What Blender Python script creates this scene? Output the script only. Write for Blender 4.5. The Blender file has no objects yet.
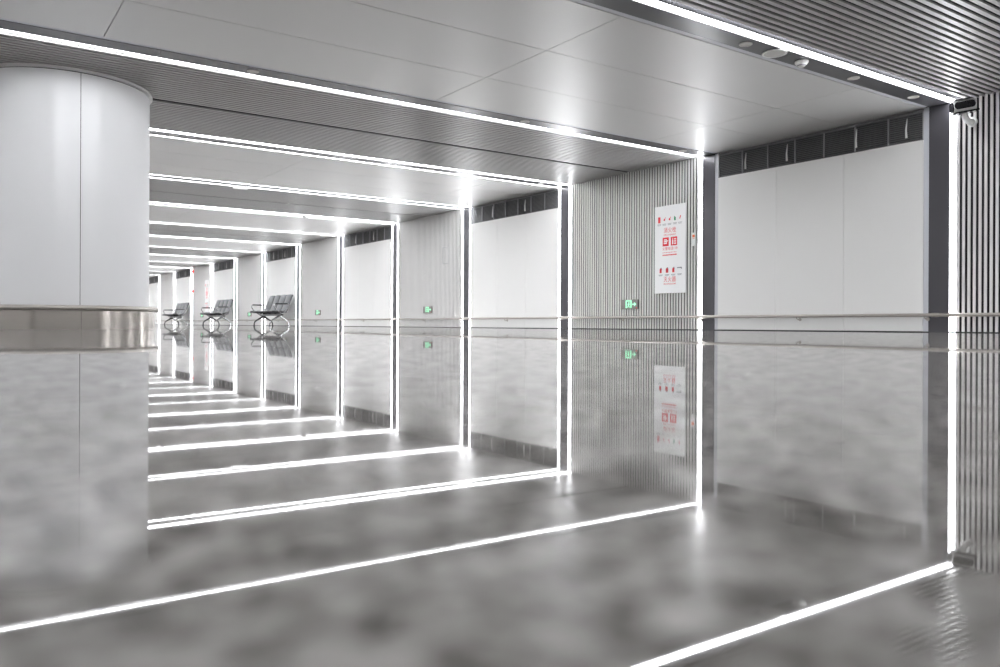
import bpy, math, random
from mathutils import Matrix, Vector
C = bpy.context.scene.collection
rnd = random.Random(7)

# ------------------------------------------------------------------ camera model
F, YAW, YH, ROLL, CH = 800.7, 0.6071, 324.76, 0.0043, 0.087
SN, CS = math.sin(YAW), math.cos(YAW)
XW, HC = 12.39, 3.45              # right wall plane, ceiling height
UNIT = 0.70                        # metres per layout unit (from the bench, the exit signs, the detectors)
P0, BAY = 6.18, 4.46              # first portal in view, portal spacing
NP = 15                           # last portal index
XL = -12.0                        # left wall plane
YB = -2.9                         # wall behind the camera
YE = P0 + BAY * NP + 1.2          # end wall
SOFF, SW = 0.195, 0.084           # light strips: offset from portal centre, width

def at(px, py, z=None, X=None):
    """a point of the hall on height z (or on lateral plane X) seen at a pixel of the photograph"""
    u = (px - 500) + ROLL * (py - 333.5)
    w = (py - 333.5) - ROLL * (px - 500) - (YH - 333.5)
    r, v = u / F, -w / F
    dx, dy, dz = SN + r * CS, CS - r * SN, v
    t = (z - CH) / dz if z is not None else X / dx
    return Vector((dx * t, dy * t, CH + dz * t))

# ------------------------------------------------------------------ materials
def mat(name, col, rough=0.5, metal=0.0, emit=None, strength=0.0, spec=0.5):
    m = bpy.data.materials.new(name); m.use_nodes = True
    b = m.node_tree.nodes['Principled BSDF']
    b.inputs['Base Color'].default_value = (*col, 1)
    b.inputs['Roughness'].default_value = rough
    b.inputs['Metallic'].default_value = metal
    b.inputs['Specular IOR Level'].default_value = spec
    if emit:
        b.inputs['Emission Color'].default_value = (*emit, 1)
        b.inputs['Emission Strength'].default_value = strength
    return m

def noisy(m, scale, amount, rough_amount=0.0, stretch=(1, 1, 1)):
    """fine procedural variation of the base colour (dust, brushing) and roughness"""
    nt = m.node_tree; n = nt.nodes; l = nt.links
    b = n['Principled BSDF']
    tc = n.new('ShaderNodeTexCoord'); mp = n.new('ShaderNodeMapping'); mp.inputs['Scale'].default_value = stretch
    nz = n.new('ShaderNodeTexNoise'); nz.inputs['Scale'].default_value = scale; nz.inputs['Detail'].default_value = 4
    l.new(tc.outputs['Object'], mp.inputs['Vector']); l.new(mp.outputs['Vector'], nz.inputs['Vector'])
    mx = n.new('ShaderNodeMix'); mx.data_type = 'RGBA'
    c = b.inputs['Base Color'].default_value
    mx.inputs['A'].default_value = (*[max(0, x * (1 - amount)) for x in c[:3]], 1)
    mx.inputs['B'].default_value = (*[min(1, x * (1 + amount)) for x in c[:3]], 1)
    l.new(nz.outputs['Fac'], mx.inputs['Factor']); l.new(mx.outputs['Result'], b.inputs['Base Color'])
    if rough_amount:
        mr = n.new('ShaderNodeMapRange'); r0 = b.inputs['Roughness'].default_value
        mr.inputs['To Min'].default_value = max(0.02, r0 - rough_amount); mr.inputs['To Max'].default_value = r0 + rough_amount
        l.new(nz.outputs['Fac'], mr.inputs['Value']); l.new(mr.outputs['Result'], b.inputs['Roughness'])
    return m

M = {}
M['panel'] = noisy(mat('white_wall_panel', (0.74, 0.735, 0.725), 0.42), 1.2, 0.015)
M['ceil'] = noisy(mat('satin_ceiling_panel', (0.60, 0.595, 0.59), 0.40, 0.40), 1.5, 0.015)
M['rib'] = noisy(mat('grey_rib', (0.72, 0.71, 0.70), 0.42, 0.0), 3, 0.03)
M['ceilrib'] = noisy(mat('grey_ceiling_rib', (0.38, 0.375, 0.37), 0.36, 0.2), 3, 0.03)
M['backing'] = mat('dark_backing', (0.035, 0.035, 0.038), 0.7)
M['band'] = noisy(mat('dark_grey_metal', (0.048, 0.046, 0.053), 0.32, 0.3), 2, 0.05)
M['seam'] = mat('dark_seam', (0.03, 0.03, 0.03), 0.8)
M['lamp'] = mat('lit_diffuser', (0.9, 0.9, 0.9), 0.5, 0, (0.96, 0.975, 1.0), 14.0)
M['unlit'] = mat('unlit_diffuser', (0.52, 0.53, 0.57), 0.35)
M['steel'] = mat('brushed_steel', (0.40, 0.37, 0.345), 0.2, 1.0)
M['steel'].node_tree.nodes['Principled BSDF'].inputs['Anisotropic'].default_value = 0.3
M['rail'] = mat('satin_steel_rail', (0.46, 0.43, 0.40), 0.36, 1.0)
M['column'] = noisy(mat('column_panel', (0.69, 0.69, 0.70), 0.6, 0.0, spec=0.08), 1.3, 0.015)
M['white'] = mat('white_plastic', (0.78, 0.78, 0.77), 0.4)
M['offwhite'] = mat('offwhite_plastic', (0.55, 0.54, 0.52), 0.5)
M['black'] = mat('black_gloss', (0.012, 0.012, 0.014), 0.12)
M['vent'] = mat('dark_louver', (0.17, 0.17, 0.175), 0.45, 0.2)
M['mullion'] = mat('grey_mullion', (0.33, 0.33, 0.34), 0.4, 0.4)
M['board'] = mat('sign_board_white', (0.83, 0.83, 0.83), 0.35)
M['red'] = mat('sign_red', (0.70, 0.015, 0.03), 0.45)
M['green'] = mat('sign_green', (0.02, 0.30, 0.13), 0.45)
M['ink'] = mat('grey_ink', (0.22, 0.22, 0.24), 0.6)
M['orange'] = mat('orange_print', (0.80, 0.16, 0.04), 0.5)
M['exitplate'] = noisy(mat('exit_sign_plate', (0.19, 0.178, 0.165), 0.45, 0.2), 5, 0.05)
M['exitglow'] = mat('exit_sign_glow', (0.3, 0.8, 0.5), 0.5, 0, (0.40, 1.0, 0.60), 0.24)
M['redglow'] = mat('red_indicator_glow', (0.8, 0.05, 0.04), 0.4, 0, (1.0, 0.05, 0.05), 0.3)
M['backpad'] = noisy(mat('grey_black_vinyl', (0.034, 0.037, 0.043), 0.42), 6, 0.08, 0.05)
M['seatpad'] = noisy(mat('black_vinyl', (0.018, 0.018, 0.020), 0.38), 6, 0.08, 0.05)
M['blackmetal'] = mat('black_metal', (0.03, 0.03, 0.033), 0.3, 0.6)
M['chrome'] = mat('polished_aluminium', (0.62, 0.62, 0.63), 0.18, 1.0)

def floor_material():
    m = bpy.data.materials.new('polished_stone_floor'); m.use_nodes = True
    nt = m.node_tree; n = nt.nodes; l = nt.links; b = n['Principled BSDF']
    tc = n.new('ShaderNodeTexCoord')
    def noise(scale, detail, rough=0.5, dist=0.0):
        z = n.new('ShaderNodeTexNoise'); z.inputs['Scale'].default_value = scale
        z.inputs['Detail'].default_value = detail; z.inputs['Roughness'].default_value = rough
        z.inputs['Distortion'].default_value = dist
        l.new(tc.outputs['Object'], z.inputs['Vector']); return z
    def ramp(src, p0, c0, p1, c1):
        r = n.new('ShaderNodeValToRGB')
        r.color_ramp.elements[0].position = p0; r.color_ramp.elements[0].color = (*c0, 1)
        r.color_ramp.elements[1].position = p1; r.color_ramp.elements[1].color = (*c1, 1)
        l.new(src.outputs['Fac'], r.inputs['Fac']); return r
    a = noise(40 / UNIT, 5, 0.66, 0.25)      # clouded grain of the stone, from decimetres to a centimetre
    c = noise(21 / UNIT, 4, 0.62, 0.2)       # more and less polished patches
    ra = ramp(a, 0.38, (0.04, 0.036, 0.032), 0.62, (0.30, 0.288, 0.277))
    n.remove(b)
    df = n.new('ShaderNodeBsdfDiffuse'); gl = n.new('ShaderNodeBsdfGlossy'); ms = n.new('ShaderNodeMixShader')
    l.new(ra.outputs['Color'], df.inputs['Color'])
    gl.inputs['Color'].default_value = (0.98, 0.98, 0.98, 1)
    rr = n.new('ShaderNodeMapRange'); rr.inputs['To Min'].default_value = 0.012; rr.inputs['To Max'].default_value = 0.03
    l.new(c.outputs['Fac'], rr.inputs['Value']); l.new(rr.outputs['Result'], gl.inputs['Roughness'])
    fr = n.new('ShaderNodeFresnel'); fr.inputs['IOR'].default_value = 1.6
    pol = n.new('ShaderNodeMapRange'); pol.inputs['From Min'].default_value = 0.38; pol.inputs['From Max'].default_value = 0.62
    pol.inputs['To Min'].default_value = 0.58; pol.inputs["To Max"].default_value = 0.92
    l.new(c.outputs['Fac'], pol.inputs['Value'])
    mul = n.new('ShaderNodeMath'); mul.operation = 'MULTIPLY'
    l.new(fr.outputs['Fac'], mul.inputs[0]); l.new(pol.outputs['Result'], mul.inputs[1])
    l.new(mul.outputs['Value'], ms.inputs['Fac']); l.new(df.outputs['BSDF'], ms.inputs[1]); l.new(gl.outputs['BSDF'], ms.inputs[2])
    l.new(ms.outputs['Shader'], n['Material Output'].inputs['Surface'])
    return m
M['floor'] = floor_material()

# ------------------------------------------------------------------ mesh helpers
class MB:
    def __init__(s): s.v = []; s.f = []; s.sm = []
    def add(s, vs, fs, smooth=False):
        o = len(s.v); s.v += [tuple(v) for v in vs]
        for f in fs: s.f.append(tuple(i + o for i in f)); s.sm.append(smooth)
        return s
    def box(s, x0, x1, y0, y1, z0, z1, mtx=None):
        vs = [Vector(p) for p in ((x0,y0,z0),(x1,y0,z0),(x1,y1,z0),(x0,y1,z0),(x0,y0,z1),(x1,y0,z1),(x1,y1,z1),(x0,y1,z1))]
        if mtx: vs = [mtx @ p for p in vs]
        return s.add(vs, [(0,3,2,1),(4,5,6,7),(0,1,5,4),(1,2,6,5),(2,3,7,6),(3,0,4,7)])
    def lathe(s, prof, seg=48, a0=0.0, a1=2*math.pi, mtx=None, smooth=True):
        """profile of (radius, z); closed profile makes a ring"""
        full = abs(a1 - a0 - 2*math.pi) < 1e-6
        n = seg if full else seg + 1; k = len(prof); vs = []
        for i in range(n):
            a = a0 + (a1 - a0) * i / seg
            for r, z in prof:
                p = Vector((r*math.cos(a), r*math.sin(a), z)); vs.append(mtx @ p if mtx else p)
        fs = []
        for i in range(seg):
            j = (i + 1) % n
            for q in range(k - 1):
                fs.append((i*k+q, j*k+q, j*k+q+1, i*k+q+1))
        return s.add(vs, fs, smooth)
    def disc(s, r, z0, z1, seg=28, mtx=None):
        s.lathe([(0.0005, z0), (r*0.94, z0), (r, z0 + (z1-z0)*0.3), (r, z1), (0.0005, z1)], seg, mtx=mtx, smooth=False); return s
    def tube(s, pts, r, seg=10, caps=True):
        pts = [Vector(p) for p in pts]; rings = []; up = Vector((0, 0, 1)); prev = None
        for i, p in enumerate(pts):
            t = (pts[min(i+1, len(pts)-1)] - pts[max(i-1, 0)]).normalized()
            if prev is None:
                a = t.cross(up)
                if a.length < 1e-3: a = t.cross(Vector((1, 0, 0)))
                a.normalize()
            else:
                a = (prev - t * prev.dot(t)).normalized()
            prev = a; b = t.cross(a)
            rr = r[i] if isinstance(r, (list, tuple)) else r
            rings.append([p + a*rr*math.cos(2*math.pi*k/seg) + b*rr*math.sin(2*math.pi*k/seg) for k in range(seg)])
        vs = [v for ring in rings for v in ring]; fs = []
        for i in range(len(pts)-1):
            for k in range(seg):
                k2 = (k+1) % seg
                fs.append((i*seg+k, i*seg+k2, (i+1)*seg+k2, (i+1)*seg+k))
        s.add(vs, fs, True)
        if caps:
            o = len(s.v) - len(vs)
            s.f.append(tuple(o + k for k in range(seg))[::-1]); s.sm.append(False)
            s.f.append(tuple(o + (len(pts)-1)*seg + k for k in range(seg))); s.sm.append(False)
        return s
    def prism(s, poly, d0, d1, mtx):
        """polygon in the (a, b) plane extruded along c"""
        n = len(poly)
        vs = [mtx @ Vector((a, b, d0)) for a, b in poly] + [mtx @ Vector((a, b, d1)) for a, b in poly]
        fs = [tuple(range(n))[::-1], tuple(range(n, 2*n))] + [(i, (i+1) % n, n+(i+1) % n, n+i) for i in range(n)]
        return s.add(vs, fs)
    def build(s, name, m, parent=None, bevel=0.0):
        me = bpy.data.meshes.new(name); me.from_pydata(s.v, [], s.f); me.update()
        import bmesh
        bm = bmesh.new(); bm.from_mesh(me)
        bmesh.ops.recalc_face_normals(bm, faces=bm.faces); bm.to_mesh(me); bm.free()
        for p, q in zip(me.polygons, s.sm): p.use_smooth = q
        if any(s.sm): me.set_sharp_from_angle(angle=math.radians(38))
        me.materials.append(m)
        o = bpy.data.objects.new(name, me); C.objects.link(o)
        if parent: o.parent = parent
        if bevel:
            b = o.modifiers.new('bevel', 'BEVEL'); b.width = bevel; b.segments = 2; b.limit_method = 'ANGLE'
        return o

def tag(o, label, cat, group=None):
    o['label'] = label; o['category'] = cat
    if group: o['group'] = group
    return o
def thing(name, label, cat, loc=(0, 0, 0), group=None, rot=None):
    o = bpy.data.objects.new(name, None); C.objects.link(o); o.location = loc
    o.empty_display_size = 0.2
    if rot: o.rotation_euler = rot
    return tag(o, label, cat, group)
def struct(o): o['kind'] = 'structure'; return o
def copy_tree(o, parent=None):
    c = o.copy(); C.objects.link(c)
    if parent: c.parent = parent
    for ch in list(o.children): copy_tree(ch, c)
    return c

ORD = ['nearest', 'second', 'third', 'fourth', 'fifth', 'sixth', 'seventh', 'eighth', 'ninth', 'tenth', 'eleventh',
       'twelfth', 'thirteenth', 'fourteenth', 'fifteenth', 'sixteenth']
def py(k): return P0 + BAY * k
def flat_bay(k): return k % 2 == 0

# ------------------------------------------------------------------ floor and shell
struct(MB().box(XL - .3, XW + .3, YB - .3, YE + .3, -0.2, 0).build('floor', M['floor']))
ceiling = struct(MB().box(XL - .3, XW + .3, YB - .3, YE + .3, HC + 0.14, HC + 0.34).build('ceiling', M['backing']))
wall_right = struct(MB().box(XW + 0.075, XW + 0.3, YB - .3, YE + .3, 0, HC + 0.14).build('wall_right', M['backing']))
struct(MB().box(XL - .3, XL, YB - .3, YE + .3, 0, HC + 0.14).build('wall_left', M['panel']))
struct(MB().box(XL, XW + .075, YE, YE + .3, 0, HC + 0.14).build('wall_end', M['panel']))
struct(MB().box(XL, XW + .075, YB - .3, YB, 0, HC + 0.14).build('wall_behind', M['panel']))

EDGE = SOFF + SW / 2              # half width of a portal with its strips
RP, RW = 0.0765, 0.039            # wall ribs: pitch, width
CP, CW = 0.104, 0.056             # ceiling ribs
for k in range(-2, NP + 1):
    y0 = max(py(k) + EDGE, YB); y1 = min(py(k + 1) - EDGE, YE)
    if y1 <= y0: continue
    if flat_bay(k):
        mb = MB(); n = 3; w = (y1 - y0) / n; xs = [XL, -7.51, -2.99, 1.53, 6.05, 10.57, XW + 0.07]; g = 0.005
        for i in range(n):
            for a, b in zip(xs, xs[1:]):
                mb.box(a + g, b - g, y0 + i*w + g, y0 + (i+1)*w - g, HC, HC + 0.03)
        mb.build('flat_panels', M['ceil'], ceiling)
        mb = MB()
        for i in range(n):
            mb.box(XW, XW + 0.03, y0 + i*w + 0.003, y0 + (i+1)*w - 0.003, 0.014, 2.965)
        mb.build('white_panels', M['panel'], wall_right)
    else:
        mb = MB(); core = MB(); mid = (y0 + y1) / 2; slot = 0.075 if k > 0 else (CP - CW) / 2
        for q in range(int(((y1 - y0)/2 - slot) / CP) * 2):
            i, h = q // 2, (1 if q % 2 else -1)
            yy = mid + h * (slot + CW/2 + i * CP)
            mb.box(XL, XW + 0.07, yy - CW/2, yy + CW/2, HC, HC + 0.022)
            core.box(XL, XW + 0.07, yy - CW*0.3, yy + CW*0.3, HC + 0.022, HC + 0.14)
        mb.build('ribbed_panels', M['ceilrib'], ceiling)
        core.build('rib_carriers', M['backing'], ceiling)
        mb = MB(); core = MB(); n = int((y1 - y0) / RP); off = y0 + ((y1 - y0) - (n-1)*RP) / 2
        for i in range(n):
            yy = off + i * RP
            mb.box(XW, XW + 0.018, yy - RW/2, yy + RW/2, 0.012, HC + 0.02)
            core.box(XW + 0.018, XW + 0.075, yy - RW*0.3, yy + RW*0.3, 0.012, HC + 0.02)
        mb.build('ribbed_panels', M['rib'], wall_right)
        core.build('rib_carriers', M['backing'], wall_right)
struct(MB().box(XW + 0.012, XW + 0.03, YB, YE, 0, 0.012).build('baseboard_right', M['seam']))

# ------------------------------------------------------------------ portals: dark band (trim) and light strips
for k in range(-1, NP + 1):  # the first portal, beside the viewer, is out of view and added to supply light
    y = py(k); hb = SOFF - SW / 2
    mb = MB()
    mb.box(XW, XW + 0.06, y - hb, y + hb, 0, HC + 0.06)
    xs = [XL, -7.5, -4.3, -1.0, 2.2, 5.4, 8.6, XW]
    for a, b in zip(xs, xs[1:]): mb.box(a + 0.002, b - 0.002, y - hb, y + hb, HC, HC + 0.06)
    struct(mb.build('trim_%d' % (k + 2), M['band']))
    for s in (-1, 1):
        lit = not ((k == 0 and s == 1) or (k == 1 and s == -1))
        m = M['lamp'] if lit else M['unlit']
        yc = y + s * SOFF
        where = ('%s dark portal' % ORD[k]) if k >= 0 else 'unseen portal beside the viewer'
        st = 'glowing white' if lit else 'unlit grey'
        sp = 'near' if s < 0 else 'far'
        o = MB().box(XL, XW - 0.02, yc - SW/2, yc + SW/2, HC + 0.005, HC + 0.03).build('ceiling_light', m)
        tag(o, '%s ceiling light strip along the %s edge of the %s' % (st, sp, where), 'light strip', 'ceiling light strips of the portals')
        o = MB().box(XW + 0.010, XW + 0.03, yc - SW/2, yc + SW/2, 0.012, HC + 0.004).build('wall_light', m)
        tag(o, '%s upright wall light strip along the %s edge of the %s' % (st, sp, where), 'light strip', 'wall light strips of the portals')

# ------------------------------------------------------------------ vents above the white wall panels
fi = 0
for k in range(0, NP, 2):
    y0, y1 = py(k) + EDGE, py(k + 1) - EDGE
    z0, z1 = 2.975, 3.415
    t = thing('air_vent', 'dark louvred air vent row above the %s white panel wall bay' % ORD[k // 2], 'air vent', (XW, (y0 + y1)/2, z0), 'louvred vents above the white wall bays')
    hy = (y1 - y0) / 2; n = 7; w = 2 * hy / n
    fr = MB().box(0.0, 0.03, -hy, hy, -0.006, 0.006).box(0.0, 0.03, -hy, hy, z1 - z0 - 0.012, z1 - z0 + 0.02)
    fr.build('frame', M['vent'], t)
    for i in range(n):
        a, b = -hy + i*w, -hy + (i+1)*w
        mb = MB(); ns = 13; hgt = z1 - z0 - 0.02
        for j in range(ns):
            zz = 0.012 + hgt * (j + 0.5) / ns
            mt = Matrix.Translation((0.022, 0, zz)) @ Matrix.Rotation(math.radians(35), 4, 'Y')
            mb.box(-0.013, 0.013, a + 0.012, b - 0.012, -0.0025, 0.0025, mt)
        mb.build('louver', M['vent'], t)
        if i: MB().box(-0.002, 0.03, a - 0.008, a + 0.008, 0.006, z1 - z0 - 0.012).build('mullion', M['mullion'], t)
    MB().box(-0.002, 0.03, -hy, -hy + 0.016, 0, z1 - z0).build('mullion', M['mullion'], t)
    MB().box(-0.002, 0.03, hy - 0.016, hy, 0, z1 - z0).build('mullion', M['mullion'], t)
    for yy in ((-1.72, -0.88, 0.45, 1.35) if k == 0 else (0.9, -0.6)):
        o = MB().tube([(0.006, yy, 0.07), (0.006, yy + 0.006, 0.2), (0.006, yy - 0.012, 0.37)], [0.018, 0.014, 0.006], 8).build('hanging_strip', M['white'], t)
        o['label'] = 'white strip showing between the dark louvres'

# ------------------------------------------------------------------ steel bumper rail along the wall
RX, RZ, RR = XW - 0.11, 0.262, 0.027
rail = thing('handrail', 'long low brushed steel rail running along the foot of the right wall', 'handrail', (RX, 0, 0))
ends = [YB + 0.02] + [py(k) + (BAY/2)*h for k in range(0, NP) for h in (0, 1)] + [YE - 0.05]
for a, b in zip(ends, ends[1:]):
    MB().tube([(0, a + 0.002, RZ), (0, b - 0.002, RZ)], RR, 16).build('rail_tube', M['rail'], rail)
for e in ends[1:-1]:
    MB().tube([(0, e - 0.05, RZ), (0, e + 0.05, RZ)], RR + 0.004, 16).build('joint_sleeve', M['rail'], rail)
    for yb in (e + 0.16,):
        m = MB().tube([(0, yb, RZ - 0.02), (0.01, yb, RZ - 0.045), (0.05, yb, RZ - 0.06), (0.112, yb, RZ - 0.06)], 0.009, 8)
        mt = Matrix.Translation((0.106, yb, RZ - 0.06)) @ Matrix.Rotation(math.pi/2, 4, 'Y')
        m.disc(0.03, -0.004, 0.004, 16, mt)
        m.build('bracket', M['rail'], rail)

# ------------------------------------------------------------------ round column with steel guard ring
cx, cy = 1.42, 13.0
col = thing('column', 'large round pale column with a steel guard ring at its foot', 'column', (cx, cy, 0))
to_cam = math.atan2(-cy, -cx)
seam0 = to_cam + math.radians(9.4)
MB().lathe([(1.09, 0), (1.09, HC)], 96).build('core', M['seam'], col)
mb = MB(); g = 0.0035
for i in range(4):
    a = seam0 + i * math.pi / 2
    mb.lathe([(1.085, 0.02), (1.11, 0.02), (1.11, HC - 0.05), (1.085, HC - 0.05), (1.085, 0.02)], 40, a + g, a + math.pi/2 - g)
mb.build('shaft', M['column'], col)
MB().lathe([(1.08, HC - 0.035), (1.15, HC - 0.035), (1.15, HC - 0.006), (1.08, HC - 0.006)], 96, smooth=False).build('collar', M['white'], col)
mb = MB()
for i in range(4):
    a = seam0 + i * math.pi / 2
    mb.lathe([(1.17, 0.0), (1.20, 0.0), (1.20, 0.27), (1.17, 0.27), (1.17, 0.0)], 40, a + 0.0015, a + math.pi/2 - 0.0015)
mb.build('guard_band', M['steel'], col)
tr = [(1.21 + 0.036*math.cos(t*math.pi/8), 0.285 + 0.036*math.sin(t*math.pi/8)) for t in range(17)]
gt = MB()
for i in range(4):
    a = seam0 + i * math.pi / 2
    gt.lathe(tr, 40, a + 0.0012, a + math.pi/2 - 0.0012)
gt.build('guard_tube', M['rail'], col)
MB().lathe([(1.10, 0.262), (1.205, 0.262), (1.205, 0.275), (1.10, 0.275)], 96, smooth=False).build('guard_top', M['steel'], col)

# ------------------------------------------------------------------ writing
def text_mesh(body, size, spacing=1.0):
    cu = bpy.data.curves.new('writing', 'FONT'); cu.body = body; cu.size = size
    cu.align_x = 'CENTER'; cu.align_y = 'CENTER'; cu.space_character = spacing; cu.extrude = 0.0008
    o = bpy.data.objects.new('writing', cu); C.objects.link(o)
    dg = bpy.context.evaluated_depsgraph_get(); dg.update()
    me = bpy.data.meshes.new_from_object(o.evaluated_get(dg))
    bpy.data.objects.remove(o); bpy.data.curves.remove(cu)
    return me
# sign local frame: a = to the reader's right (towards the viewer's end, -Y), b = up, c = out of the wall (-X)
SM = Matrix(((0, 0, -1, 0), (-1, 0, 0, 0), (0, 1, 0, 0), (0, 0, 0, 1)))
def writing(name, body, size, a, b, c, m, parent, width=None, spacing=1.0):
    me = text_mesh(body, size, spacing)
    me.transform(SM)
    if width:
        ys = [v.co.y for v in me.vertices]
        if ys and max(ys) > min(ys):
            s = width / (max(ys) - min(ys)); me.transform(Matrix.Diagonal((1, s, 1, 1)))
    me.transform(Matrix.Translation(SM @ Vector((a, b, c))))
    me.materials.clear(); me.materials.append(m)
    o = bpy.data.objects.new(name, me); C.objects.link(o); o.parent = parent
    return o
def rect(mb, a0, a1, b0, b1, c0, c1): return mb.prism([(a0, b0), (a1, b0), (a1, b1), (a0, b1)], c0, c1, SM)
def rod(mb, p, q, w, c0, c1):
    p, q = Vector(p), Vector(q); d = (q - p).normalized(); nn = Vector((-d.y, d.x)) * w/2
    return mb.prism([p - nn, q - nn, q + nn, p + nn], c0, c1, SM)
def blob(mb, a, b, r, c0, c1, seg=14): return mb.prism([(a + r*math.cos(2*math.pi*i/seg), b + r*math.sin(2*math.pi*i/seg)) for i in range(seg)], c0, c1, SM)

# ------------------------------------------------------------------ fire equipment boards
def fire_board(k_y, label):
    W, Hh, zb = 0.87, 1.83, 0.755
    t = thing('fire_equipment_sign', label, 'sign', (XW - 0.004, k_y, zb), 'white fire equipment boards on the ribbed wall')
    rect(MB(), -W/2, W/2, 0, Hh, 0, 0.03).build('board', M['board'], t, 0.004)
    e0, e1 = 0.03, 0.0325
    # top row: five pictures with a caption under each
    xs = (-0.30, -0.155, -0.01, 0.135, 0.28); zt = Hh - 0.29
    rect(MB(), xs[0]-0.032, xs[0]+0.032, zt - 0.06, zt + 0.065, e0, e1).build('red_cabinet_picture', M['red'], t)
    for x in xs[1:3]:
        mb = MB(); blob(mb, x, zt - 0.005, 0.022, e0, e1); rod(mb, (x + .01, zt + .01), (x + .035, zt + .045), 0.012, e0, e1)
        mb.build('red_valve_picture', M['red'], t)
    x = xs[3]; mb = MB(); rect(mb, x-0.02, x+0.025, zt - 0.04, zt + 0.03, e0, e1); rod(mb, (x + .002, zt + .03), (x - .02, zt + .05), 0.014, e0, e1)
    mb.build('green_bottle_picture', M['green'], t)
    x = xs[4]; mb = MB(); rod(mb, (x - .012, zt - .02), (x + .015, zt + .045), 0.02, e0, e1); mb.build('red_axe_picture', M['red'], t)
    mb = MB()
    for x in xs:
        for q in range(2): rect(mb, x - 0.055 + 0.01*q, x + 0.055 - 0.012*q, zt - 0.095 - 0.022*q, zt - 0.087 - 0.022*q, e0, e1)
    mb.build('caption_lines', M['ink'], t)
    writing('title_writing', '消火栓', 0.125, 0, 1.305, e0, M['red'], t, 0.34, 1.1)
    writing('title_caption', 'FIRE HYDRANT', 0.045, 0, 1.215, e0, M['red'], t, 0.34)
    for sx, nm in ((-0.115, 'hose_panel'), (0.115, 'extinguisher_panel')):
        p = rect(MB(), sx - 0.085, sx + 0.085, 0.985, 1.165, e0, e1).build(nm, M['red'], t)
        mb = MB(); f0, f1 = e1, e1 + 0.002
        if sx < 0:
            for q in range(3): rect(mb, sx - 0.055 + 0.004*q, sx + 0.018, 1.03 + 0.037*q, 1.055 + 0.037*q, f0, f1)
            rect(mb, sx + 0.018, sx + 0.034, 1.03, 1.13, f0, f1)
            rod(mb, (sx + .034, 1.085), (sx + .072, 1.098), 0.016, f0, f1)
        else:
            rect(mb, sx - 0.05, sx - 0.018, 1.01, 1.09, f0, f1); blob(mb, sx - 0.034, 1.09, 0.016, f0, f1)
            rect(mb, sx - 0.042, sx - 0.026, 1.10, 1.145, f0, f1)
            for q in range(3): rect(mb, sx + 0.005, sx + 0.06, 1.015 + 0.045*q, 1.04 + 0.045*q, f0, f1)
        mb.build('white_symbol', M['board'], p)
    writing('phone_writing', '火警电话119', 0.075, 0, 0.925, e0, M['red'], t, 0.41)
    mb = MB()
    a = -0.2
    while a < 0.19:
        w = 0.02 + rnd.random()*0.04; rect(mb, a, min(a + w, 0.2), 0.845, 0.855, e0, e1); a += w + 0.012
    a = -0.2
    while a < 0.19:
        w = 0.014 + rnd.random()*0.02; rect(mb, a, min(a + w, 0.2), 0.785, 0.81, e0, e1); a += w + 0.008
    mb.build('small_print', M['red'], t)
    # lower row: three extinguishers and a nozzle
    zt = 0.475; xs = (-0.255, -0.075, 0.10)
    for i, x in enumerate(xs):
        mb = MB(); rw = 0.028 if i != 1 else 0.034
        rect(mb, x - rw, x + rw, zt - 0.045, zt + 0.022, e0, e1); blob(mb, x, zt + 0.022, rw, e0, e1)
        mb.build('extinguisher_picture', M['red'], t)
        mb = MB(); rod(mb, (x - .012, zt + .05), (x + .025, zt + .06), 0.018, e0, e1); rod(mb, (x + .025, zt + .06), (x + .035, zt + .02), 0.008, e0, e1)
        mb.build('nozzle_picture', M['ink'], t)
    mb = MB(); rod(mb, (0.205, zt + .045), (0.33, zt + .045), 0.02, e0, e1); rod(mb, (0.29, zt + .05), (0.33, zt + .02), 0.015, e0, e1)
    mb.build('nozzle_picture', M['ink'], t)
    mb = MB()
    for x in (-0.255, -0.075, 0.10, 0.27): rect(mb, x - 0.06, x + 0.06, zt - 0.09, zt - 0.08, e0, e1); rect(mb, x - 0.045, x + 0.045, zt - 0.108, zt - 0.10, e0, e1)
    mb.build('caption_lines', M['ink'], t)
    writing('title_writing', '灭火器', 0.125, 0, 0.285, e0, M['red'], t, 0.34, 1.1)
    writing('title_caption', 'FIRE EXTINGUISHER', 0.045, 0, 0.195, e0, M['red'], t, 0.34)
    return t
fire_board(at(671, 250, X=XW).y, 'large white fire equipment sign with red icons on the ribs beside the second dark portal')
fire_board(at(207.5, 292, X=XW).y, 'distant white fire equipment sign seen above the left end of the middle bench')

# ------------------------------------------------------------------ small white notice card by the portal
p = at(694, 239.5, X=XW)
t = thing('notice_sign', 'small white card with orange print on the ribs beside the large fire sign', 'notice', (XW - 0.004, p.y, p.z - 0.13))
rect(MB(), -0.045, 0.045, 0, 0.27, 0, 0.008).build('card', M['board'], t)
mb = MB(); rect(mb, -0.03, 0.03, 0.175, 0.225, 0.008, 0.010); rect(mb, -0.022, 0.025, 0.15, 0.162, 0.008, 0.010)
mb.build('orange_print', M['orange'], t)

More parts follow.
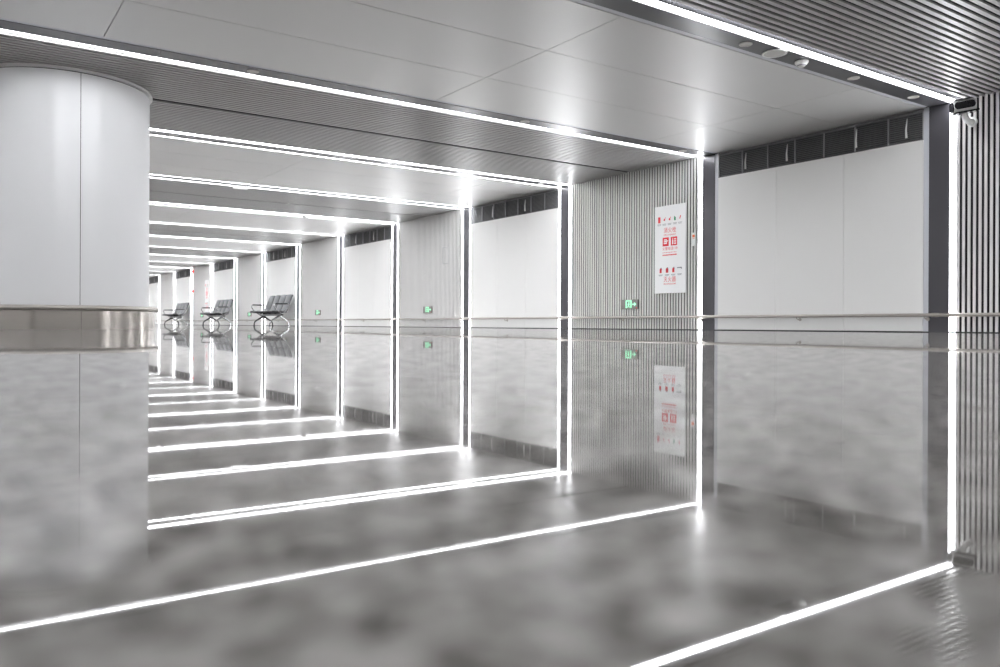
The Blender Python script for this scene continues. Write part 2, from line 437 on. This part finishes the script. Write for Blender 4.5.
# ------------------------------------------------------------------ green exit signs, one per ribbed bay
def exit_sign(y, z, label):
    t = thing('exit_sign', label, 'exit sign', (XW - 0.004, y, z), 'green exit signs low on the ribbed wall')
    rect(MB(), -0.265, 0.265, 0, 0.205, 0, 0.035).build('plate', M['exitplate'], t, 0.004)
    e0, e1 = 0.035, 0.0375
    p = MB()          # door frame
    rect(p, -0.105, -0.07, 0.02, 0.19, e0, e1); rect(p, 0.045, 0.08, 0.02, 0.19, e0, e1); rect(p, -0.07, 0.045, 0.165, 0.19, e0, e1)
    p.build('door_symbol', M['exitglow'], t)
    p = MB()          # running figure
    blob(p, 0.0, 0.137, 0.015, e0, e1)
    rod(p, (-0.004, 0.122), (-0.022, 0.078), 0.026, e0, e1)
    rod(p, (-0.022, 0.08), (0.012, 0.06), 0.016, e0, e1); rod(p, (0.012, 0.06), (0.008, 0.026), 0.015, e0, e1)
    rod(p, (-0.022, 0.08), (-0.03, 0.045), 0.016, e0, e1); rod(p, (-0.03, 0.045), (-0.06, 0.04), 0.014, e0, e1)
    rod(p, (-0.004, 0.115), (0.03, 0.098), 0.012, e0, e1); rod(p, (-0.008, 0.115), (-0.045, 0.105), 0.012, e0, e1)
    p.build('running_figure_symbol', M['exitglow'], t)
    p = MB(); rect(p, 0.10, 0.17, 0.09, 0.115, e0, e1)
    p.prism([(0.155, 0.055), (0.225, 0.1025), (0.155, 0.15), (0.165, 0.1025)], e0, e1, SM)
    p.build('arrow_symbol', M['exitglow'], t)
    o = rect(MB(), 0.215, 0.25, 0.012, 0.032, e0, e1).build('indicator', M['red'], t); o['label'] = 'small red indicator'
    return t
for px, lab in ((630.3, 'green exit sign below and left of the large white fire sign'),
                (428.5, 'green exit sign low on the fourth bay wall, between the fourth and fifth dark portals'),
                (318.5, 'green exit sign on the wall just right of the nearest bench'),
                (250.0, 'green exit sign seen at the left end of the nearest bench'),
                (202.5, 'green exit sign seen at the left end of the middle bench')):
    y = at(px, 310, X=XW).y
    exit_sign(y, 0.445, lab)

# ------------------------------------------------------------------ access hatch on the second ribbed wall
p0_, p1_ = at(443, 248, X=XW), at(448.5, 263, X=XW)
hw = abs(p0_.y - p1_.y)/2; hh = p0_.z - p1_.z
fr = MB(); w_ = 0.012
for a0, a1, b0, b1 in ((-hw - w_, -hw, -w_, hh + w_), (hw, hw + w_, -w_, hh + w_), (-hw, hw, hh, hh + w_), (-hw, hw, -w_, 0)): rect(fr, a0, a1, b0, b1, -0.004, 0.003)
o = fr.build('hatch_frame', M['mullion'])
o.location = (XW - 0.001, (p0_.y + p1_.y)/2, p1_.z)
tag(o, 'faint upright outline of an access hatch, above the exit sign of the fourth bay', 'hatch')

# ------------------------------------------------------------------ surveillance camera
t = thing('security_camera', 'white security camera with black windows bracketed to the ribs at top right', 'camera', (XW, 5.70, 3.06))
br = MB().tube([(-0.02, 0, 0.03), (-0.12, 0, 0.02), (-0.20, 0, 0.035), (-0.24, 0, 0.08), (-0.245, 0, 0.13)], [0.045, 0.042, 0.045, 0.042, 0.035], 12)
br.build('bracket', M['white'], t)
mt = Matrix.Translation((-0.006, 0, 0.03)) @ Matrix.Rotation(-math.pi/2, 4, 'Y')
MB().disc(0.075, 0, 0.02, 20, mt).build('wall_mount', M['white'], t)
ang = math.atan2(0.66, -0.75)
BM = Matrix.Translation((-0.27, 0.0, 0.15)) @ Matrix.Rotation(ang, 4, 'Z') @ Matrix.Rotation(math.radians(10), 4, 'Y')
def bod(mb, l0, l1, w, h0, h1, r=0.3):
    # body section in (local y, z), chamfered, extruded along local x
    hw, c = w/2, min(w, h1-h0)*r
    poly = [(-hw+c, h0), (hw-c, h0), (hw, h0+c), (hw, h1-c), (hw-c, h1), (-hw+c, h1), (-hw, h1-c), (-hw, h0+c)]
    mm = BM @ Matrix(((0, 0, 1, 0), (1, 0, 0, 0), (0, 1, 0, 0), (0, 0, 0, 1)))
    return mb.prism(poly, l0, l1, mm)
bod(MB(), -0.16, 0.15, 0.15, -0.01, 0.16).build('housing', M['white'], t, 0.01)
bod(MB(), 0.15, 0.162, 0.13, 0.0, 0.15).build('front_glass', M['black'], t)
bod(MB(), -0.18, 0.14, 0.16, -0.035, -0.01, 0.2).build('lower_shell', M['black'], t)
bod(MB(), -0.12, 0.10, 0.09, 0.16, 0.178, 0.4).build('top_cap', M['blackmetal'], t)
mm = BM @ Matrix(((1, 0, 0, 0), (0, 0, 1, 0), (0, 1, 0, 0), (0, 0, 0, 1)))
for sgn in (1, -1):
    c0 = 0.073*sgn; c1 = 0.08*sgn
    poly = []
    for cxx, st in ((0.10, -90), (-0.10, 90)):
        for q in range(9):
            a = math.radians(st + q*22.5); poly.append((cxx + 0.045*math.cos(a), 0.078 + 0.052*math.sin(a)))
    MB().prism(poly, min(c0, c1), max(c0, c1), mm).build('side_window', M['black'], t)

# ------------------------------------------------------------------ ceiling fittings in the dark portal bands
def fit_at(px, py_, k):
    p = at(px, py_, z=HC); return (p.x, py(k), HC)
def downlight(px, py_, k, label, r=0.078):
    t = thing('downlight', label, 'downlight', fit_at(px, py_, k), 'small round downlights in the dark ceiling bands')
    MB().lathe([(r*0.7, 0), (r*0.74, -0.010), (r, -0.010), (r, 0)], 28, smooth=False).build('rim', M['offwhite'], t)
    MB().disc(r*0.72, -0.006, 0.0, 24).build('lens', M['offwhite'], t)
for px, py_, k, lab in ((746, 43.8, 0, 'round downlight left of the big speaker on the nearest dark ceiling band'),
                        (853, 78, 0, 'round downlight right of the smoke detector on the nearest dark ceiling band'),
                        (911, 97.3, 0, 'round downlight nearest the wall camera on the nearest dark ceiling band'),
                        (251, 72.8, 1, 'round downlight at the left of the second dark ceiling band, above the column edge'),
                        (522, 122.4, 1, 'round downlight midway along the second dark ceiling band'),
                        (680, 151.2, 1, 'round downlight at the wall end of the second dark ceiling band'),
                        (173, 136, 2, 'round downlight beside the column on the third dark ceiling band'),
                        (537, 184.6, 2, 'round downlight at the wall end of the third dark ceiling band'),
                        (428, 170.0, 2, 'round downlight midway along the third dark ceiling band')):
    downlight(px, py_, k, lab)
t = thing('ceiling_speaker', 'big round ceiling speaker on the nearest dark ceiling band', 'speaker', fit_at(774.5, 53, 0))
MB().lathe([(0.125, 0), (0.125, -0.012), (0.15, -0.012), (0.15, 0)], 36, smooth=False).build('rim', M['white'], t)
MB().disc(0.127, -0.008, 0.0, 36).build('grille', M['offwhite'], t)
def smoke(px, py_, k, label):
    t = thing('smoke_detector', label, 'smoke detector', fit_at(px, py_, k), 'white smoke detectors on the dark ceiling bands')
    MB().lathe([(0.001, -0.02), (0.085, -0.02), (0.085, 0.0), (0.001, 0.0)], 28, smooth=False).build('base', M['white'], t)
    MB().lathe([(0.001, -0.075), (0.03, -0.073), (0.055, -0.055), (0.078, -0.028), (0.078, -0.02), (0.001, -0.02)], 28).build('sensor_head', M['white'], t)
    MB().lathe([(0.05, -0.062), (0.058, -0.052), (0.05, -0.05)], 28).build('vent_slot', M['ink'], t)
smoke(803, 61, 0, 'white smoke detector between speaker and downlight on the nearest dark ceiling band')
smoke(313, 214, 4, 'small white smoke detector on the fifth dark ceiling band, far left of its wall strip')
# white box under the fourth portal
px = at(244, 183.5, z=HC)
t = thing('emergency_light', 'white box lamp hanging under the fourth dark ceiling band beyond the column', 'emergency light', (px.x, py(3), HC))
MB().box(-0.17, 0.17, -0.06, 0.06, -0.10, -0.02).build('housing', M['white'], t, 0.008)
MB().box(-0.05, 0.05, -0.03, 0.03, -0.02, 0.0).build('mount', M['white'], t)
# two small red beacons on the eleventh portal
for pyx, nm in ((271.5, 'small red indicator lamp at the top of a distant portal, between the two farther benches'),
                (291.3, 'small red indicator lamp halfway up a distant portal, between the two farther benches')):
    p = at(193.3, pyx, X=XW - 0.03)
    t = thing('wall_lamp', nm, 'wall lamp', (XW - 0.003, p.y, p.z - 0.09), 'red indicator lamps on a far portal')
    rect(MB(), -0.07, 0.07, -0.02, 0.20, 0, 0.015).build('back_plate', M['white'], t)
    mt = Matrix.Translation((-0.015, 0, 0.09)) @ Matrix.Rotation(-math.pi/2, 4, 'Y')
    MB().lathe([(0.085, 0), (0.085, 0.03), (0.06, 0.07), (0.001, 0.085)], 20, mtx=mt).build('red_lens', M['redglow'], t)

# ------------------------------------------------------------------ waiting benches
def sling(mb, prof, y0, y1, th):
    """padded sheet: profile (x, z) swept over y, with rounded pads between welts"""
    ny = 8; n = len(prof); vs = []; fs = []
    P = [Vector((x, 0, z)) for x, z in prof]
    for j in range(ny + 1):
        f = j / ny; yy = y0 + (y1 - y0) * f; puff = math.sin(math.pi * f) ** 0.5
        for i in range(n):
            t = (P[min(i+1, n-1)] - P[max(i-1, 0)]).normalized(); nn = Vector((-t.z, 0, t.x))
            d = th * (0.35 + 0.65 * puff)
            q = P[i] + nn * d; vs.append((q.x, yy, q.z))
        for i in range(n):
            t = (P[min(i+1, n-1)] - P[max(i-1, 0)]).normalized(); nn = Vector((-t.z, 0, t.x))
            d = th * (0.35 + 0.65 * puff)
            q = P[i] - nn * d * 0.7; vs.append((q.x, yy, q.z))
    k = 2 * n
    for j in range(ny):
        a, b = j*k, (j+1)*k
        for i in range(n - 1):
            fs.append((a+i, a+i+1, b+i+1, b+i)); fs.append((a+n+i+1, a+n+i, b+n+i, b+n+i+1))
        fs.append((a, b, b+n, a+n)); fs.append((a+n-1, a+2*n-1, b+2*n-1, b+n-1))
    for a in (0, ny*k):
        for i in range(n - 1): fs.append((a+i, a+n+i, a+n+i+1, a+i+1))
    return mb.add(vs, fs, True)

def make_bench():
    t = thing('bench', '', 'bench')
    pitch = 0.51; L = 2 * pitch
    seat_prof = [(-0.30, 0.425), (-0.27, 0.437), (-0.18, 0.43), (-0.05, 0.415), (0.08, 0.405), (0.16, 0.405)]
    back_prof = [(0.15, 0.44), (0.19, 0.52), (0.235, 0.64), (0.285, 0.78), (0.325, 0.90), (0.345, 0.93)]
    for i in range(4):
        a = -L + i*pitch + 0.022; b = a + pitch - 0.044
        sling(MB(), seat_prof, a, b, 0.03).build('seat', M['seatpad'], t)
        sling(MB(), back_prof, a, b, 0.028).build('backrest', M['backpad'], t)
    for i in range(5):
        y = -L + i*pitch
        y = max(-L + 0.012, min(L - 0.012, y))
        pts = [(-0.29, y, 0.415), (-0.1, y, 0.40), (0.08, y, 0.385), (0.15, y, 0.40), (0.19, y, 0.50), (0.26, y, 0.69), (0.345, y, 0.915)]
        MB().tube(pts, 0.013, 8).build('side_rib', M['blackmetal'], t)
    MB().box(0.0, 0.07, -L + 0.05, L - 0.05, 0.30, 0.365).build('beam', M['blackmetal'], t)
    for i in range(1, 4):
        MB().box(-0.06, 0.13, -L + i*pitch - 0.02, -L + i*pitch + 0.02, 0.355, 0.395).build('seat_bracket', M['blackmetal'], t)
    for s in (-1, 1):
        y = s * 0.72
        for d in (-1, 1):
            pts = [(0.035, y, 0.29), (0.035 + d*0.05, y, 0.265), (0.035 + d*0.13, y, 0.215), (0.035 + d*0.21, y, 0.168), (0.035 + d*0.265, y, 0.125), (0.035 + d*0.288, y, 0.07), (0.035 + d*0.29, y, 0.015)]
            leg = MB().tube(pts, [0.034, 0.032, 0.026, 0.023, 0.021, 0.020, 0.020], 10).build('leg', M['blackmetal'] if s > 0 else M['chrome'], t)
            if s < 0: leg['label'] = 'polished metal leg'
            MB().disc(0.032, 0.0, 0.016, 16, Matrix.Translation((0.035 + d*0.29, y, 0))).build('foot', M['blackmetal'], leg)
    for s in (-1, 1):
        y = s * (L + 0.02)
        pts = [(0.02, y, 0.34), (-0.17, y, 0.47), (-0.24, y, 0.58), (-0.235, y, 0.625), (-0.19, y, 0.64), (0.05, y, 0.64), (0.20, y, 0.64), (0.225, y, 0.62), (0.2, y, 0.54), (0.02, y, 0.34)]
        arm = MB().tube(pts, 0.014, 8).build('armrest', M['chrome'], t)
        MB().box(-0.20, 0.16, y - 0.018, y + 0.018, 0.645, 0.668).build('arm_pad', M['seatpad'], arm)
    return t
bench = make_bench()
for i, (bx, by, lab) in enumerate(((11.65, 34.3, 'black four-seat waiting bench nearest the viewer, rightmost of the three'),
                                   (11.65, 42.8, 'black four-seat waiting bench in the middle of the three'),
                                   (11.65, 51.8, 'black four-seat waiting bench farthest away, next to the column foot'))):
    b = bench if i == 0 else copy_tree(bench)
    b.location = (bx, by, 0); tag(b, lab, 'bench', 'waiting benches along the hall')

# ------------------------------------------------------------------ layout units to metres (the bench is already in metres)
bench_meshes = {c.data.name for c in bench.children_recursive if c.type == 'MESH'}
for me in bpy.data.meshes:
    if me.name not in bench_meshes: me.transform(Matrix.Scale(UNIT, 4))
for o in C.objects: o.location *= UNIT

# ------------------------------------------------------------------ camera, world, view
cam = bpy.data.cameras.new('camera'); co = bpy.data.objects.new('camera', cam); C.objects.link(co)
cam.sensor_width = 36; cam.sensor_fit = 'HORIZONTAL'; cam.lens = F / 1000 * 36
cam.shift_y = -(333.5 - YH) / 1000
cam.clip_start = 0.01; cam.clip_end = 200
cam.dof.use_dof = True; cam.dof.focus_distance = 10; cam.dof.aperture_fstop = 4.0
co.matrix_world = Matrix.Translation((0, 0, CH * UNIT)) @ Matrix.Rotation(-YAW, 4, 'Z') @ Matrix.Rotation(math.pi/2, 4, 'X') @ Matrix.Rotation(ROLL, 4, 'Z')
S = bpy.context.scene; S.camera = co
w = bpy.data.worlds.new('world'); S.world = w; w.use_nodes = True
w.node_tree.nodes['Background'].inputs['Color'].default_value = (0.02, 0.02, 0.02, 1)
S.view_settings.view_transform = 'Standard'; S.view_settings.look = 'None'
S.view_settings.gamma = 1.0; S.view_settings.use_curve_mapping = False
S.view_settings.exposure = 1.82
S.cycles.sample_clamp_direct = 2.6; S.cycles.sample_clamp_indirect = 4.0
S.cycles.max_bounces = 10; S.cycles.diffuse_bounces = 6; S.cycles.glossy_bounces = 8
